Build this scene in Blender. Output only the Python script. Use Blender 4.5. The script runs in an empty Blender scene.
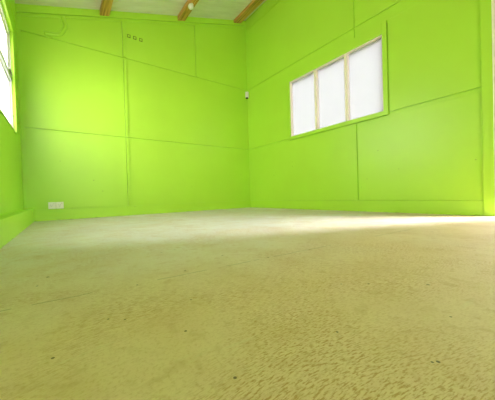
import bpy, bmesh, math, random
from mathutils import Vector, Matrix
random.seed(4)
S = bpy.context.scene
C = S.collection

# ------------------------------------------------------------ dimensions (m)
XL = -3.635          # left wall
YF = -8.4          # wall behind the viewer
Z1, Z2 = 1.206, 2.436   # sheet joints
JX1, JX2 = -1.143, -2.375
JY = -2.37
JAMB = -3.69       # doorway starts here in the right wall
def roof(x): return 3.872 + 0.310 * x

# ------------------------------------------------------------ helpers
def prism(bm, pts, conv, d0, d1):
    """polygon pts (s,t) extruded from depth d0 to d1; conv(s,t,d) -> world"""
    a = [bm.verts.new(conv(s, t, d0)) for s, t in pts]
    b = [bm.verts.new(conv(s, t, d1)) for s, t in pts]
    n = len(pts)
    bm.faces.new(a); bm.faces.new(b[::-1])
    for i in range(n):
        bm.faces.new((a[i], b[i], b[(i+1) % n], a[(i+1) % n]))
def rect(bm, s0, s1, t0, t1, conv, d0, d1):
    prism(bm, [(s0, t0), (s1, t0), (s1, t1), (s0, t1)], conv, d0, d1)
def box(bm, x0, x1, y0, y1, z0, z1):
    rect(bm, x0, x1, y0, y1, lambda s, t, d: (s, t, d), z0, z1)
def obj(name, bm, mat, parent=None, bevel=0.0, smooth=False, kind=None):
    bmesh.ops.recalc_face_normals(bm, faces=bm.faces)
    me = bpy.data.meshes.new(name); bm.to_mesh(me); bm.free()
    o = bpy.data.objects.new(name, me); C.objects.link(o)
    if mat: me.materials.append(mat)
    if parent is not None: o.parent = parent
    if smooth:
        for p in me.polygons: p.use_smooth = True
    if bevel:
        m = o.modifiers.new('Bevel', 'BEVEL'); m.width = bevel; m.segments = 2
        m.limit_method = 'ANGLE'
    if kind: o['kind'] = kind
    return o
def tag(o, label, cat, group=None):
    o['label'] = label; o['category'] = cat
    if group: o['group'] = group
    return o
def empty(name, loc):
    o = bpy.data.objects.new(name, None); o.location = loc; C.objects.link(o)
    o.empty_display_size = .05
    return o
def clip(poly, a, b, c):
    """keep part of polygon where a*s+b*t<=c"""
    out = []
    for i in range(len(poly)):
        p, q = poly[i], poly[(i+1) % len(poly)]
        fp = a*p[0]+b*p[1]-c; fq = a*q[0]+b*q[1]-c
        if fp <= 0: out.append(p)
        if (fp < 0 < fq) or (fq < 0 < fp):
            k = fp/(fp-fq); out.append((p[0]+k*(q[0]-p[0]), p[1]+k*(q[1]-p[1])))
    return out

# ------------------------------------------------------------ materials
def new_mat(name):
    m = bpy.data.materials.new(name); m.use_nodes = True
    nt = m.node_tree; return m, nt, nt.nodes['Principled BSDF']
class N:
    def __init__(s, nt): s.nt = nt
    def n(s, t, **k):
        x = s.nt.nodes.new(t)
        for a, b in k.items():
            if a.startswith('i_'): x.inputs[a[2:].replace('_', ' ')].default_value = b
            else: setattr(x, a, b)
        return x
    def l(s, a, b): s.nt.links.new(a, b)
    def math(s, op, a, b=None, clampit=False):
        x = s.nt.nodes.new('ShaderNodeMath'); x.operation = op; x.use_clamp = clampit
        for i, v in enumerate((a, b)):
            if v is None: continue
            if isinstance(v, (int, float)): x.inputs[i].default_value = v
            else: s.l(v, x.inputs[i])
        return x.outputs[0]
    def ramp(s, fac, stops):
        r = s.nt.nodes.new('ShaderNodeValToRGB'); e = r.color_ramp.elements
        while len(e) < len(stops): e.new(0.5)
        for el, (p, c) in zip(e, stops):
            el.position = p; el.color = (*c, 1) if len(c) == 3 else c
        s.l(fac, r.inputs[0]); return r.outputs[0]
    def mix(s, fac, a, b, mode='MIX'):
        x = s.nt.nodes.new('ShaderNodeMix'); x.data_type = 'RGBA'; x.blend_type = mode
        for i, v in ((0, fac), (6, a), (7, b)):
            if isinstance(v, (int, float)): x.inputs[i].default_value = v
            elif isinstance(v, tuple): x.inputs[i].default_value = (*v, 1)
            else: s.l(v, x.inputs[i])
        return x.outputs[2]
def simple(name, col, rough=.5, spec=.5, var=.06, scale=12):
    m, nt, b = new_mat(name); g = N(nt)
    tc = g.n('ShaderNodeTexCoord')
    no = g.n('ShaderNodeTexNoise', i_Scale=float(scale), i_Detail=4.0); g.l(tc.outputs['Object'], no.inputs['Vector'])
    lo = tuple(c*(1-var) for c in col); hi = tuple(min(1, c*(1+var)) for c in col)
    g.l(g.ramp(no.outputs[0], [(.3, lo), (.7, hi)]), b.inputs['Base Color'])
    b.inputs['Roughness'].default_value = rough; b.inputs['Specular IOR Level'].default_value = spec
    return m

GREEN = (.440, .740, .050)
def green_paint():
    m, nt, b = new_mat('lime_green_paint'); g = N(nt)
    tc = g.n('ShaderNodeTexCoord'); P = tc.outputs['Object']
    n1 = g.n('ShaderNodeTexNoise', i_Scale=1.3, i_Detail=3.0); g.l(P, n1.inputs['Vector'])
    base = g.ramp(n1.outputs[0], [(.3, tuple(c*.965 for c in GREEN)), (.7, tuple(c*1.03 for c in GREEN))])
    sep = g.n('ShaderNodeSeparateXYZ'); g.l(P, sep.inputs[0])
    # scuffs and chips of dirt scattered in the lowest metre
    vo = g.n('ShaderNodeTexVoronoi', i_Scale=7.5); g.l(P, vo.inputs['Vector'])
    sp = g.math('LESS_THAN', vo.outputs['Distance'], .055)
    n2 = g.n('ShaderNodeTexNoise', i_Scale=2.6, i_Detail=1.0); g.l(P, n2.inputs['Vector'])
    sp = g.math('MULTIPLY', sp, g.math('GREATER_THAN', n2.outputs[0], .52))
    sp = g.math('MULTIPLY', sp, g.math('LESS_THAN', sep.outputs[2], .95))
    sp = g.math('MULTIPLY', sp, .5)
    # grime where mop water dries along the foot of the wall
    n3 = g.n('ShaderNodeTexNoise', i_Scale=16.0, i_Detail=5.0); g.l(P, n3.inputs['Vector'])
    ft = g.math('MULTIPLY', g.math('GREATER_THAN', n3.outputs[0], .57), g.math('LESS_THAN', sep.outputs[2], .010))
    ft = g.math('MULTIPLY', ft, .45)
    fac = g.math('MAXIMUM', sp, ft)
    col = g.mix(fac, base, (.10, .22, .02))
    g.l(col, b.inputs['Base Color'])
    b.inputs['Roughness'].default_value = .36
    b.inputs['Specular IOR Level'].default_value = .5
    n4 = g.n('ShaderNodeTexNoise', i_Scale=90.0, i_Detail=3.0); g.l(P, n4.inputs['Vector'])
    n5 = g.n('ShaderNodeTexNoise', i_Scale=3.0, i_Detail=2.0); g.l(P, n5.inputs['Vector'])
    h = g.math('ADD', g.math('MULTIPLY', n4.outputs[0], .12), n5.outputs[0])
    bu = g.n('ShaderNodeBump', i_Strength=.22, i_Distance=.01); g.l(h, bu.inputs['Height']); g.l(bu.outputs[0], b.inputs['Normal'])
    return m

def floor_mat():
    m, nt, b = new_mat('worn_painted_concrete'); g = N(nt)
    tc = g.n('ShaderNodeTexCoord'); P = tc.outputs['Object']
    def noise(scale, detail=3.0, vec=P, dist=0.0, rough=.5):
        x = g.n('ShaderNodeTexNoise', i_Scale=scale, i_Detail=detail, i_Distortion=dist, i_Roughness=rough)
        g.l(vec, x.inputs['Vector']); return x.outputs[0]
    def mapping(rot, sc):
        mp = g.n('ShaderNodeMapping'); mp.inputs['Rotation'].default_value = (0, 0, rot)
        mp.inputs['Scale'].default_value = sc
        # slow warp so that the broom strokes swing round in arcs
        w = g.n('ShaderNodeTexNoise', i_Scale=.9, i_Detail=1.0); g.l(P, w.inputs['Vector'])
        mx = g.n('ShaderNodeMix', data_type='RGBA', blend_type='LINEAR_LIGHT'); mx.inputs[0].default_value = .22
        g.l(P, mx.inputs[6]); g.l(w.outputs['Color'], mx.inputs[7]); g.l(mx.outputs[2], mp.inputs['Vector'])
        return mp.outputs[0]
    sA = noise(1.0, 4.0, mapping(math.radians(24), (48, 420, 1)), 0, .6)
    sB = noise(1.0, 4.0, mapping(math.radians(-38), (70, 400, 1)), 0, .6)
    sel = g.ramp(noise(1.6, 1.0), [(.42, (0, 0, 0)), (.58, (1, 1, 1))])
    st = g.mix(sel, sA, sB)
    big = noise(1.1, 4.0, dist=.3); mid = noise(7.0, 5.0)
    base = g.ramp(big, [(.3, (.70, .655, .64)), (.7, (.80, .75, .73))])
    # yellow-brown wear near the viewer; paler far floor paints in part of the sunlight
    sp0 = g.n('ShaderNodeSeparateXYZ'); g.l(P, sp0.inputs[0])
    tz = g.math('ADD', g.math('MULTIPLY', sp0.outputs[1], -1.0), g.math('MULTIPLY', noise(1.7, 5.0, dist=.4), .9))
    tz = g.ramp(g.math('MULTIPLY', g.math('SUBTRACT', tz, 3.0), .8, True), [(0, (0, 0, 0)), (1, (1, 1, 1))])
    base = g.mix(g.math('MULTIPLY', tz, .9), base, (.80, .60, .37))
    wear = g.ramp(mid, [(.45, (0, 0, 0)), (.72, (1, 1, 1))])
    strokes = g.ramp(st, [(.49, (0, 0, 0)), (.61, (1, 1, 1))])
    patch = g.ramp(noise(2.3, 3.0, dist=.5), [(.40, (.18, .18, .18)), (.60, (1, 1, 1))])
    f1 = g.math('MULTIPLY', g.math('MULTIPLY', strokes, patch), .75)
    col = g.mix(f1, base, (.46, .22, .06))
    col = g.mix(g.math('MULTIPLY', wear, .30), col, (.60, .40, .16))
    grain = g.ramp(noise(150.0, 3.0, rough=.7), [(.50, (0, 0, 0)), (.66, (1, 1, 1))])
    col = g.mix(g.math('MULTIPLY', grain, .30), col, (.50, .28, .09))
    blot = g.ramp(noise(30.0, 4.0, dist=.6), [(.55, (0, 0, 0)), (.70, (1, 1, 1))])
    col = g.mix(g.math('MULTIPLY', blot, .30), col, (.50, .29, .10))
    # pale filler strokes
    pale = g.ramp(noise(1.0, 3.0, mapping(math.radians(-14), (7, 60, 1))), [(.62, (0, 0, 0)), (.75, (1, 1, 1))])
    col = g.mix(g.math('MULTIPLY', pale, .22), col, (.72, .67, .44))
    # fine dark flecks
    vo = g.n('ShaderNodeTexVoronoi', i_Scale=11.0); g.l(P, vo.inputs['Vector'])
    fl = g.math('MULTIPLY', g.math('LESS_THAN', vo.outputs['Distance'], .05), g.math('GREATER_THAN', noise(4.0, 1.0), .52))
    col = g.mix(g.math('MULTIPLY', fl, .7), col, (.13, .09, .03))
    # saw cut right across the slab
    sep = g.n('ShaderNodeSeparateXYZ'); g.l(P, sep.inputs[0])
    yl = g.math('ADD', sep.outputs[1], g.math('MULTIPLY', g.math('ADD', sep.outputs[0], 3.38), .052))
    yl = g.math('ADD', yl, g.math('MULTIPLY', noise(14.0, 2.0), .016))
    dd = g.math('ABSOLUTE', g.math('ADD', yl, 3.378))
    ln = g.math('MULTIPLY', g.math('LESS_THAN', dd, .0028), g.math('GREATER_THAN', noise(5.0, 3.0), .49))
    col = g.mix(g.math('MULTIPLY', ln, .45), col, (.22, .17, .07))
    # small round marks where fixings were ground off
    marks = [(-3.060, -3.754, .0035), (-3.055, -3.919, .0035), (-2.798, -4.076, .0028), (-2.790, -4.081, .0036),
             (-3.175, -3.600, .003), (-3.271, -3.694, .0036), (-3.146, -3.626, .003), (-2.835, -3.938, .003), (-3.07, -3.412, .004),
             (-3.296, -3.121, .006), (-3.32, -3.214, .004), (-2.605, -4.047, .003), (-2.988, -3.62, .003)]
    tot = None
    for x, y, r in marks:
        vd = g.n('ShaderNodeVectorMath', operation='DISTANCE'); g.l(P, vd.inputs[0]); vd.inputs[1].default_value = (x, y, 0)
        k = g.math('LESS_THAN', vd.outputs['Value'], r*.78)
        tot = k if tot is None else g.math('MAXIMUM', tot, k)
    col = g.mix(g.math('MULTIPLY', tot, .8), col, (.06, .05, .03))
    g.l(col, b.inputs['Base Color'])
    b.inputs['Roughness'].default_value = .7
    b.inputs['Specular IOR Level'].default_value = .22
    h = g.math('ADD', g.math('MULTIPLY', st, .5), g.math('MULTIPLY', mid, .4))
    bu = g.n('ShaderNodeBump', i_Strength=.12, i_Distance=.004); g.l(h, bu.inputs['Height']); g.l(bu.outputs[0], b.inputs['Normal'])
    return m

def ceiling_mat():
    m, nt, b = new_mat('cream_lining_board'); g = N(nt)
    tc = g.n('ShaderNodeTexCoord'); P = tc.outputs['Object']
    mp = g.n('ShaderNodeMapping'); mp.inputs['Scale'].default_value = (1.2, 7, 1); g.l(P, mp.inputs['Vector'])
    no = g.n('ShaderNodeTexNoise', i_Scale=2.0, i_Detail=3.0); g.l(mp.outputs[0], no.inputs['Vector'])
    g.l(g.ramp(no.outputs[0], [(.3, (.69, .66, .56)), (.7, (.78, .75, .66))]), b.inputs['Base Color'])
    b.inputs['Roughness'].default_value = .6
    return m

def timber_mat():
    m, nt, b = new_mat('varnished_timber'); g = N(nt)
    tc = g.n('ShaderNodeTexCoord'); P = tc.outputs['Object']
    mp = g.n('ShaderNodeMapping'); mp.inputs['Scale'].default_value = (45, 2.2, 45); g.l(P, mp.inputs['Vector'])
    no = g.n('ShaderNodeTexNoise', i_Scale=1.0, i_Detail=5.0, i_Distortion=.6); g.l(mp.outputs[0], no.inputs['Vector'])
    g.l(g.ramp(no.outputs[0], [(.3, (.22, .085, .014)), (.5, (.52, .28, .055)), (.72, (.78, .47, .13))]), b.inputs['Base Color'])
    b.inputs['Roughness'].default_value = .4
    return m

M = dict(
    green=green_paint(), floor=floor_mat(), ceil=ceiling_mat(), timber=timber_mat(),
    cream=simple('cream_gloss_paint', (.94, .82, .75), .35, .5, .03),
    white=simple('white_frame_paint', (.80, .80, .76), .35),
    alu=simple('grey_window_metal', (.42, .44, .42), .35, .5, .05, 30),
    plast=simple('white_plastic', (.83, .82, .72), .3, .5, .02, 40),
    plast2=simple('ivory_socket_plastic', (.70, .67, .52), .35, .5, .02, 40),
    dark=simple('dark_lens_plastic', (.03, .035, .02), .25, .5, .05, 40),
    dirt=simple('dried_glue_residue', (.15, .27, .03), .7, .3, .25, 90),
    board=simple('painted_behind', (.05, .13, .01), .8, .1, .05, 10),
    roofm=simple('roof_sheet', (.5, .5, .5), .6),
)
m, nt, b = new_mat('frosted_glass'); g = N(nt)
out = nt.nodes['Material Output']
tr = g.n('ShaderNodeBsdfTranslucent'); tr.inputs[0].default_value = (.86, .85, .83, 1)
tc = g.n('ShaderNodeTexCoord'); no = g.n('ShaderNodeTexNoise', i_Scale=60.0, i_Detail=2.0); g.l(tc.outputs['Object'], no.inputs['Vector'])
g.l(g.ramp(no.outputs[0], [(.3, (.245, .252, .25)), (.7, (.255, .262, .26))]), tr.inputs[0])
b.inputs['Base Color'].default_value = (.8, .8, .78, 1); b.inputs['Roughness'].default_value = .25
mx = g.n('ShaderNodeMixShader'); mx.inputs[0].default_value = .2
g.l(tr.outputs[0], mx.inputs[1]); g.l(b.outputs[0], mx.inputs[2]); g.l(mx.outputs[0], out.inputs[0])
M['frost'] = m
m, nt, b = new_mat('clear_window_glass'); g = N(nt)
out = nt.nodes['Material Output']
tp = g.n('ShaderNodeBsdfTransparent'); tp.inputs[0].default_value = (.94, .96, .95, 1)
gl = g.n('ShaderNodeBsdfGlossy', i_Roughness=.03)
fr = g.n('ShaderNodeFresnel', i_IOR=1.45)
fm = g.math('MULTIPLY', fr.outputs[0], .5)
mx = g.n('ShaderNodeMixShader'); g.l(fm, mx.inputs[0]); g.l(tp.outputs[0], mx.inputs[1]); g.l(gl.outputs[0], mx.inputs[2])
g.l(mx.outputs[0], out.inputs[0]); M['glass'] = m

# ------------------------------------------------------------ setting
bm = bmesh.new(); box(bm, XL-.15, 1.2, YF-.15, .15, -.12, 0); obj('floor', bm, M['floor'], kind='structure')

GAP = .016; TH = .013
# back wall: faces -y.  s = x, t = z, d = depth outward (+y)
cb = lambda s, t, d: (s, d, t)
bm = bmesh.new()
prism(bm, [(XL-.15, 0), (.15, 0), (.15, roof(.15)), (XL-.15, roof(XL-.15))], cb, TH, .13)
def roofclip(poly): return clip(poly, -.310, 1, 3.872)
def sheet(s0, s1, t0, t1, doc=True):
    p = [(s0, t0), (s1, t0), (s1, t1), (s0, t1)]
    if doc: p = roofclip(p)
    if len(p) > 2: prism(bm, p, cb, 0, TH+.001)
e = GAP/2
sheet(XL, 0, 0, .150)
for t0, t1 in ((.153, Z1-e), (Z1+e, Z2-e)):
    sheet(-3.598, JX2-.0245, t0, t1); sheet(JX2-.021, JX2+.021, t0, t1); sheet(JX2+.0245, 0, t0, t1)
sheet(XL, JX2-.0245, Z2+e, 4); sheet(JX2-.021, JX2+.021, Z2+e, 4); sheet(JX2+.0245, JX1-.0255, Z2+e, 4)
sheet(JX1-.022, JX1+.022, Z2+e, 4); sheet(JX1+.0255, 0, Z2+e, 4)
rect(bm, XL, -3.598, .153, Z2+e, cb, 0, TH+.001)
# cover battens
rect(bm, JX2-.021, JX2+.021, .155, Z1-.02, cb, -.016, 0)
rect(bm, JX2-.021, JX2+.021, Z1+.012, Z2-.02, cb, -.016, 0)
prism(bm, roofclip([(JX2-.021, Z2+.012), (JX2+.021, Z2+.012), (JX2+.021, 4), (JX2-.021, 4)]), cb, -.016, 0)
prism(bm, roofclip([(JX1-.022, Z2+.012), (JX1+.022, Z2+.012), (JX1+.022, 4), (JX1-.022, 4)]), cb, -.012, 0)
obj('wall_back', bm, M['green'], kind='structure', bevel=.0015)
# raked boards under the ceiling
bm = bmesh.new()
def rake(a, b_, x0, x1, d): prism(bm, [(x0, roof(x0)-b_), (x1, roof(x1)-b_), (x1, roof(x1)-a), (x0, roof(x0)-a)], cb, -d, 0)
rake(0, .098, XL, 0, .026); rake(.102, .142, XL, 0, .012)
obj('trim_1', bm, M['green'], kind='structure', bevel=.003)

# right wall: faces -x.  s = y, t = z, d = +x
cr = lambda s, t, d: (d, s, t)
RT = roof(0)
W0, W1, WZ0, WZ1 = -2.722, -1.190, 1.236, 2.168      # window hole
A0, A1, AZ0, AZ1 = -2.775, -1.160, 1.180, 2.300      # architrave
def wall_with_holes(bm, conv, s0, s1, t1, holes, d0, d1, t0=0):
    """holes = list of (s0,s1,t0,t1), sorted along s and not overlapping in s"""
    c = s0
    for h in holes:
        rect(bm, c, h[0], t0, t1, conv, d0, d1)
        if h[2] > t0: rect(bm, h[0], h[1], t0, h[2], conv, d0, d1)
        if h[3] < t1: rect(bm, h[0], h[1], h[3], t1, conv, d0, d1)
        c = h[1]
    rect(bm, c, s1, t0, t1, conv, d0, d1)
DOOR = (-4.07, JAMB, 0, 2.06)  # unseen near side set close to narrow the light streak on the floor
bm = bmesh.new()
wall_with_holes(bm, cr, YF-.15, .013, RT+.02, [DOOR, (W0, W1, WZ0, WZ1)], TH, .13)
def rsheet(s0, s1, t0, t1): rect(bm, s0, s1, t0, t1, cr, 0, TH+.001)
J0, J1 = JY-e, JY+e
TR = -3.603        # inner edge of the post beside the doorway
G = .010           # shadow gap round architrave
rsheet(TR, 0, 0, .148)
for a_, b_ in ((TR, J0), (J1, 0)):
    rsheet(a_, b_, .151, AZ0-G)
# band at window height: left and right of the architrave
rsheet(A1, 0, AZ0-G, Z1-e); rsheet(A1, 0, Z1+e, AZ1)
rsheet(TR, A0-G, AZ0-G, Z1-e); rsheet(TR, A0-G, Z1+e, AZ1)
for a_, b_ in ((TR, J0), (J1, 0)):
    rsheet(a_, b_, AZ1, Z2-e); rsheet(a_, b_, Z2+e, RT)
rsheet(YF, DOOR[0]-.06, 0, RT); rsheet(DOOR[0]-.06, TR, 2.12, RT)
# post beside the doorway
rect(bm, JAMB+.012, TR, 0, 2.12, cr, -.016, TH)
# frieze under the ceiling
rect(bm, YF, -.001, 3.655, RT, cr, -.014, 0)
# skirting end mark
rect(bm, TR, -.02, .0, .146, cr, -.004, 0)
obj('wall_right', bm, M['green'], kind='structure', bevel=.0015)

# window in the right wall
bm = bmesh.new()
def ring(bm, conv, o, i, d0, d1):
    rect(bm, o[0], i[0], o[2], o[3], conv, d0, d1); rect(bm, i[1], o[1], o[2], o[3], conv, d0, d1)
    rect(bm, i[0], i[1], o[2], i[2], conv, d0, d1); rect(bm, i[0], i[1], i[3], o[3], conv, d0, d1)
ring(bm, cr, (W0, W1, WZ0, WZ1), (W0+.012, W1-.012, WZ0+.008, WZ1-.010), .004, .125)
win2 = obj('window_2', bm, M['cream'], kind='structure', bevel=.002)
bm = bmesh.new()
ring(bm, cr, (A0, A1, AZ0, AZ1), (W0, W1, WZ0, WZ1), -.016, .006)
obj('architrave', bm, M['green'], win2, bevel=.002)
MU = (-1.715, -2.225)
for y in MU:
    bm = bmesh.new(); rect(bm, y-.022, y+.022, WZ0+.008, WZ1-.010, cr, .006, .080)
    obj('mullion', bm, M['cream'], win2, bevel=.003)
edges = [W0+.012, MU[1]-.022, MU[1]+.022, MU[0]-.022, MU[0]+.022, W1-.012]
for k in range(3):
    y0, y1 = edges[2*k], edges[2*k+1]
    bm = bmesh.new(); rect(bm, y0, y1, WZ0+.008, WZ1-.010, cr, .056, .062)
    obj('glass_pane', bm, M['frost'], win2)
    bm = bmesh.new(); rect(bm, y0, y1, WZ1-.026, WZ1-.012, cr, .044, .056)  # grey strip at the pane head, colouring in the bead's shadow line
    obj('bead_shadow_strip', bm, M['alu'], win2)

# doorway in the right wall: white painted lining
bm = bmesh.new()
rect(bm, JAMB-.02, JAMB+.012, 0, 2.08, cr, -.018, .16)
rect(bm, DOOR[0]-.03, DOOR[0], 0, 2.08, cr, -.018, .16)
rect(bm, DOOR[0], JAMB-.02, 2.04, 2.08, cr, -.018, .16)
obj('door_1', bm, M['cream'], kind='structure', bevel=.003)

# left wall: faces +x.  s = y, t = z, d = -x
cl = lambda s, t, d: (XL-d, s, t)
L0, L1, LZ0, LZ1 = -2.35, -.515, 1.030, 2.13
LT = roof(XL)
bm = bmesh.new()
wall_with_holes(bm, cl, YF-.15, .013, LT+.01, [(L0, L1, LZ0, LZ1)], TH, .13)
def lsheet(s0, s1, t0, t1): rect(bm, s0, s1, t0, t1, cl, 0, TH+.001)
for t0, t1 in ((0, Z1-e), (Z1+e, Z2-e), (Z2+e, LT)):
    for s0, s1 in ((YF, L0), (L1, 0)): lsheet(s0, s1, t0, t1)
lsheet(L0, L1, 0, LZ0); lsheet(L0, L1, LZ1, Z2-e); lsheet(L0, L1, Z2+e, LT)
obj('wall_left', bm, M['green'], kind='structure', bevel=.0015)
# rounded cover boards beside and above the window
bm = bmesh.new()
rect(bm, L1, L1+.045, LZ0-.0, LZ1+.07, cl, -.016, 0)
rect(bm, L0-.07, L0, LZ0-.0, LZ1+.07, cl, -.022, 0)
rect(bm, L0, L1, LZ1, LZ1+.07, cl, -.022, 0)
rect(bm, L0-.07, L1+.045, LZ0-.012, LZ0, cl, -.008, 0)
obj('trim_2', bm, M['green'], kind='structure', bevel=.008)
bm = bmesh.new()
box(bm, XL, XL+.100, YF, 0, 0, .165)
obj('baseboard_left', bm, M['green'], kind='structure', bevel=.004)

# left window: fixed upper light over an opening lower light
bm = bmesh.new()
D0, D1 = .012, .110
ring(bm, cl, (L0, L1, LZ0, LZ1), (L0+.035, L1-.012, LZ0+.03, LZ1-.035), D0, D1)
win1 = obj('window_1', bm, M['white'], kind='structure', bevel=.003)
ZR = 1.60
bm = bmesh.new(); rect(bm, L0+.035, L1-.012, ZR-.022, ZR+.022, cl, D0-.005, D1-.01)
obj('transom_rail', bm, M['alu'], win1, bevel=.003)
for y in (-1.45,):
    bm = bmesh.new(); rect(bm, y-.02, y+.02, LZ0+.03, LZ1-.035, cl, D0, D1)
    obj('mullion', bm, M['white'], win1, bevel=.003)
ys = [L0+.035, -1.47, -1.43, L1-.012]
for k in range(2):
    y0, y1 = ys[2*k], ys[2*k+1]
    for z0, z1, fr_ in ((LZ0+.03, ZR-.022, .020), (ZR+.022, LZ1-.035, .045)):
        bm = bmesh.new(); ring(bm, cl, (y0, y1, z0, z1), (y0+fr_, y1-fr_, z0+fr_*.8, z1-fr_*.8), D0+.018, D0+.062)
        sash = obj('sash', bm, M['white'], win1, bevel=.002)
        bm = bmesh.new(); rect(bm, y0+fr_, y1-fr_, z0+fr_*.8, z1-fr_*.8, cl, D0+.050, D0+.055)
        obj('glass_pane', bm, M['glass'], sash)
    bm = bmesh.new()
    rect(bm, y1-.16, y1-.04, ZR+.05, ZR+.062, cl, D0-.012, D0+.012)
    rect(bm, y1-.055, y1-.04, ZR+.022, ZR+.062, cl, D0-.012, D0+.012)
    obj('latch', bm, M['alu'], win1, bevel=.002)

# wall behind the viewer
bm = bmesh.new()
cf = lambda s, t, d: (s, YF-d, t)
F0, F1, FB, FZ = -3.3, -2.0, 1.0, 2.5
prism(bm, [(XL-.15, 0), (F0, 0), (F0, roof(F0)), (XL-.15, roof(XL-.15))], cf, 0, .13)
prism(bm, [(F0, 0), (F1, 0), (F1, FB), (F0, FB)], cf, 0, .13)
prism(bm, [(F0, FZ), (F1, FZ), (F1, roof(F1)), (F0, roof(F0))], cf, 0, .13)
prism(bm, [(F1, 0), (.15, 0), (.15, roof(.15)), (F1, roof(F1))], cf, 0, .13)
obj('wall_front', bm, M['cream'], kind='structure')
bm = bmesh.new(); ring(bm, cf, (F0, F1, FB, FZ), (F0+.05, F1-.05, FB+.05, FZ-.05), .02, .11)
rect(bm, -2.68, -2.62, FB+.05, FZ-.05, cf, .03, .09)
d2 = obj('added_rear_window', bm, M['white'], kind='structure')  # unseen window, added to send fill light into the room
for a_, b_ in ((F0+.05, -2.68), (-2.62, F1-.05)):
    bm = bmesh.new(); rect(bm, a_, b_, FB+.05, FZ-.05, cf, .055, .061); obj('glass_pane', bm, M['glass'], d2)

# ceiling: lining boards running down the slope, narrow v joints
bm = bmesh.new()
cc = lambda s, t, d: (s, t, roof(s)+d)
x0, x1 = XL-.2, .2
rect(bm, x0, x1, YF-.2, .2, cc, .010, .10)
y = YF-.2; w = .135
while y < .2:
    y2 = min(y+w-.008, .2)
    prism(bm, [(x0, y), (x1, y), (x1, y2), (x0, y2)], cc, 0, .011); y += w
obj('ceiling', bm, M['ceil'], kind='structure')

# exposed timber beams under the lining, running away from the viewer
def beam(x, w, d, label):
    bm = bmesh.new()
    y0, y1 = YF+.0, -.027
    cs = []
    for xx, dz in ((x-w/2, 0), (x+w/2, 0), (x+w/2, -d), (x-w/2, -d)):
        cs.append((xx, roof(x) + .31*(xx-x)*1.0 + dz))
    a = [bm.verts.new((p, y0, q)) for p, q in cs]; b_ = [bm.verts.new((p, y1, q)) for p, q in cs]
    bm.faces.new(a); bm.faces.new(b_[::-1])
    for i in range(4): bm.faces.new((a[i], b_[i], b_[(i+1) % 4], a[(i+1) % 4]))
    o = obj('ceiling_beam', bm, M['timber'], bevel=.004)
    return tag(o, label, 'beam', 'exposed timber ceiling beams')
beam(-2.635, .125, .085, 'brown timber ceiling beam farthest from the wall with frosted panes')
beam(-1.43, .135, .085, 'brown timber ceiling beam carrying the small round white fitting')
beam(-.222, .180, .058, 'brown timber ceiling beam close beside the wall with frosted panes')

# ------------------------------------------------------------ fittings
def lathe(bm, prof, seg=24, mat=Matrix.Identity(4)):
    rings = []
    for r, z in prof:
        rings.append([bm.verts.new(mat @ Vector((r*math.cos(2*math.pi*i/seg), r*math.sin(2*math.pi*i/seg), z))) for i in range(seg)])
    for a, b_ in zip(rings, rings[1:]):
        for i in range(seg): bm.faces.new((a[i], a[(i+1) % seg], b_[(i+1) % seg], b_[i]))
    bm.faces.new(rings[0]); bm.faces.new(rings[-1][::-1])

# round fitting on the middle beam
zc = roof(-1.43) - .085
t = empty('light_fitting', (-1.455, -.48, zc))
tag(t, 'small round white fitting screwed beneath the middle timber ceiling beam', 'ceiling fitting')
bm = bmesh.new(); lathe(bm, [(.038, 0), (.040, -.006), (.038, -.016), (.034, -.02)]); obj('base', bm, M['plast'], t, smooth=False, bevel=.001)
bm = bmesh.new(); lathe(bm, [(.034, -.018), (.042, -.03), (.044, -.048), (.037, -.068), (.022, -.082), (.004, -.087)], 28); obj('dome', bm, M['plast'], t, smooth=True)

# power outlet
t = empty('power_outlet', (-3.302, 0, .20))
tag(t, 'white double power outlet low on the wall near the left corner', 'power outlet')
co = lambda s, t_, d: (s, -d, t_)
bm = bmesh.new(); rect(bm, -.084, .084, -.040, .040, co, .0, .020); obj('mounting_block', bm, M['plast2'], t, bevel=.002)
for s in (-1, 1):
    bm = bmesh.new(); rect(bm, s*.0435-.0405, s*.0435+.0405, -.0455, .0455, co, .018, .030)
    pl = obj('face_plate', bm, M['plast'], t, bevel=.004)
    bm = bmesh.new()
    for a_, dx, dz in ((.5, -.009, .006), (-.5, .009, .006), (0, 0, -.012)):
        ca, sa = math.cos(a_), math.sin(a_)
        pts = [(s*.0435-.004 + dx + u*ca - v*sa, dz + u*sa + v*ca) for u, v in ((-.0014, -.0055), (.0014, -.0055), (.0014, .0055), (-.0014, .0055))]
        prism(bm, pts, co, .0295, .0306)
    obj('socket_slots', bm, M['dark'], pl)
    bm = bmesh.new(); rect(bm, s*.0435+.014, s*.0435+.026, .016, .032, co, .029, .034)
    obj('switch', bm, M['plast2'], pl, bevel=.001)

# motion sensor in the far corner
t = empty('motion_sensor', (-.035, -.035, 2.36))
tag(t, 'small white motion sensor high in the far corner between the two walls', 'motion sensor')
bm = bmesh.new()
rot = Matrix.Rotation(math.radians(-45), 4, 'Z')
def rbox(bm, x0, x1, y0, y1, z0, z1):
    n = len(bm.verts); box(bm, x0, x1, y0, y1, z0, z1); bm.verts.ensure_lookup_table()
    for v in bm.verts[n:]: v.co = rot @ v.co
rbox(bm, -.032, .032, -.022, .022, -.085, .035); obj('housing', bm, M['plast'], t, bevel=.008)
bm = bmesh.new(); rbox(bm, -.022, .022, -.030, .004, -.112, -.083); obj('lens', bm, M['dark'], t, bevel=.006)
bm = bmesh.new(); rbox(bm, -.012, .012, .018, .042, -.03, .01); obj('bracket', bm, M['plast2'], t, bevel=.002)

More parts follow.
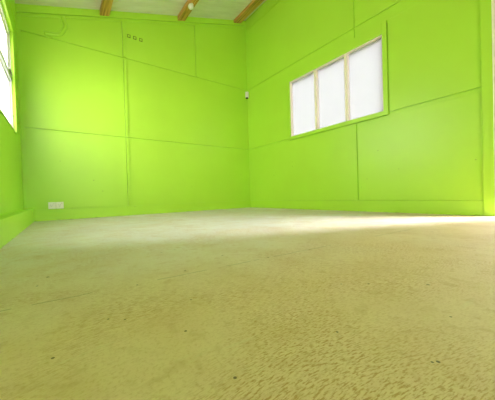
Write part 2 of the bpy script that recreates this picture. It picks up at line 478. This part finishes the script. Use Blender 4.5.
# painted-over conduit curling round the upper left of the back wall
def tube(bm, pts, r, seg=10, flat=.55):
    rings = []
    n = len(pts)
    for i, p in enumerate(pts):
        p = Vector(p); a = Vector(pts[max(0, i-1)]); b_ = Vector(pts[min(n-1, i+1)])
        tdir = (b_-a).normalized(); nrm = Vector((0, -1, 0)); side = tdir.cross(nrm).normalized()
        rings.append([bm.verts.new(p + side*math.cos(2*math.pi*k/seg)*r + nrm*(math.sin(2*math.pi*k/seg)*r*flat)) for k in range(seg)])
    for a, b_ in zip(rings, rings[1:]):
        for k in range(seg): bm.faces.new((a[k], a[(k+1) % seg], b_[(k+1) % seg], b_[k]))
    bm.faces.new(rings[0]); bm.faces.new(rings[-1][::-1])
ctrl = [(-3.150, 2.775), (-3.118, 2.655), (-3.165, 2.545), (-3.215, 2.505), (-3.36, 2.485)]
path = []
for i in range(len(ctrl)-1):
    (ax, az), (bx_, bz) = ctrl[i], ctrl[i+1]
    for k in range(8):
        u = k/8; path.append((ax+(bx_-ax)*u, az+(bz-az)*u))
path.append(ctrl[-1])
for _ in range(2):
    path = [path[0]] + [((path[i-1][0]+2*path[i][0]+path[i+1][0])/4, (path[i-1][1]+2*path[i][1]+path[i+1][1])/4) for i in range(1, len(path)-1)] + [path[-1]]
bm = bmesh.new(); tube(bm, [(x, -.006, z) for x, z in path], .024, 12, .8)
o = obj('wall_conduit', bm, M['green'], smooth=True)
tag(o, 'green painted conduit curling down the upper left of the back wall', 'conduit')

# three small square patches of old glue
for k, (x, z, lab) in enumerate(((-2.300, 2.800, 'leftmost'), (-2.212, 2.800, 'middle'), (-2.120, 2.798, 'rightmost'))):
    bm = bmesh.new(); h = .024
    ring(bm, cb, (x-h, x+h, z-h, z+h), (x-h+.010, x+h-.010, z-h+.010, z+h-.010), -.006, 0)
    t = obj('hook_base', bm, M['dirt'], bevel=.001)
    tag(t, {'leftmost': 'small square hook base with dark rim high on back wall, leftmost of three',
            'middle': 'small square hook base with dark rim high on back wall, middle of three',
            'rightmost': 'small square hook base with dark rim high on back wall, rightmost of three'}[lab], 'hook base', 'square hook bases in a short row on the back wall')
    bm = bmesh.new(); rect(bm, x-h+.010, x+h-.010, z-h+.010, z+h-.010, cb, -.004, 0)
    obj('pad', bm, M['green'], t)

# ------------------------------------------------------------ light
w = bpy.data.worlds.new('sky'); S.world = w; w.use_nodes = True
bg = w.node_tree.nodes['Background']
bg.inputs[0].default_value = (1.0, .90, .92, 1)
# hazy white sky, brightest in the quarter behind and to the left of the viewer
gw = N(w.node_tree)
gtc = gw.n('ShaderNodeTexCoord')
gd = gw.n('ShaderNodeVectorMath', operation='DOT_PRODUCT'); gw.l(gtc.outputs['Generated'], gd.inputs[0])
gd.inputs[1].default_value = Vector((-.50, -.84, .20)).normalized()
lobe = gw.math('POWER', gw.math('MAXIMUM', gd.outputs['Value'], 0.0), 6.0)
gw.l(gw.math('ADD', gw.math('MULTIPLY', lobe, 18.0), 12.0), bg.inputs[1])
# low sun reaching in through the doorway
sd = bpy.data.lights.new('sun', 'SUN'); sd.energy = 44; sd.angle = math.radians(38); sd.color = (.86, .88, 1)
so = bpy.data.objects.new('sun', sd); C.objects.link(so)
az = math.radians(44); el = math.radians(31)
d = Vector((-math.cos(az)*math.cos(el), math.sin(az)*math.cos(el), -math.sin(el)))
so.rotation_euler = d.to_track_quat('-Z', 'Y').to_euler(); so.location = (4, -6, 4)
def portal(name, loc, dirv, sx, sy):
    l = bpy.data.lights.new(name, 'AREA'); l.shape = 'RECTANGLE'; l.size = sx; l.size_y = sy
    o = bpy.data.objects.new(name, l); C.objects.link(o); o.location = loc
    o.rotation_euler = Vector(dirv).to_track_quat('-Z', 'Z').to_euler()
    l.cycles.is_portal = True
portal('window_portal', (XL-.14, (L0+L1)/2, (LZ0+LZ1)/2), (1, 0, 0), L1-L0, LZ1-LZ0)
portal('added_window_portal', ((F0+F1)/2, YF-.16, (FB+FZ)/2), (0, 1, 0), F1-F0, FZ-FB)  # portal for the unseen window added as fill
portal('door_portal', (.17, (DOOR[0]+JAMB)/2, 1.03), (-1, 0, 0), JAMB-DOOR[0], 2.06)

# ------------------------------------------------------------ camera
cam = bpy.data.cameras.new('camera'); co_ = bpy.data.objects.new('camera', cam); C.objects.link(co_)
Fv = Vector((0.57844591, 0.81562982, -0.01217854)); Rv = Vector((0.81511831, -0.57852797, -0.02979143)); Uv = Vector((0.03134441, -0.00730578, 0.99948194))
mat = Matrix((( Rv.x, Uv.x, -Fv.x, -3.25242), (Rv.y, Uv.y, -Fv.y, -4.22410), (Rv.z, Uv.z, -Fv.z, .263136), (0, 0, 0, 1)))
co_.matrix_world = mat
cam.sensor_fit = 'HORIZONTAL'; cam.sensor_width = 36; cam.lens = 253.6963/495*36
cam.shift_x = (247.5-240.3429)/495; cam.shift_y = (198.3-200)/495
cam.clip_start = .02
S.camera = co_

S.view_settings.view_transform = 'Standard'; S.view_settings.look = 'None'
S.view_settings.gamma = 1; S.view_settings.exposure = 0.0; S.view_settings.use_curve_mapping = False
S.cycles.max_bounces = 16; S.cycles.diffuse_bounces = 10; S.cycles.transparent_max_bounces = 12
S.cycles.sample_clamp_indirect = 8; S.cycles.use_denoising = True
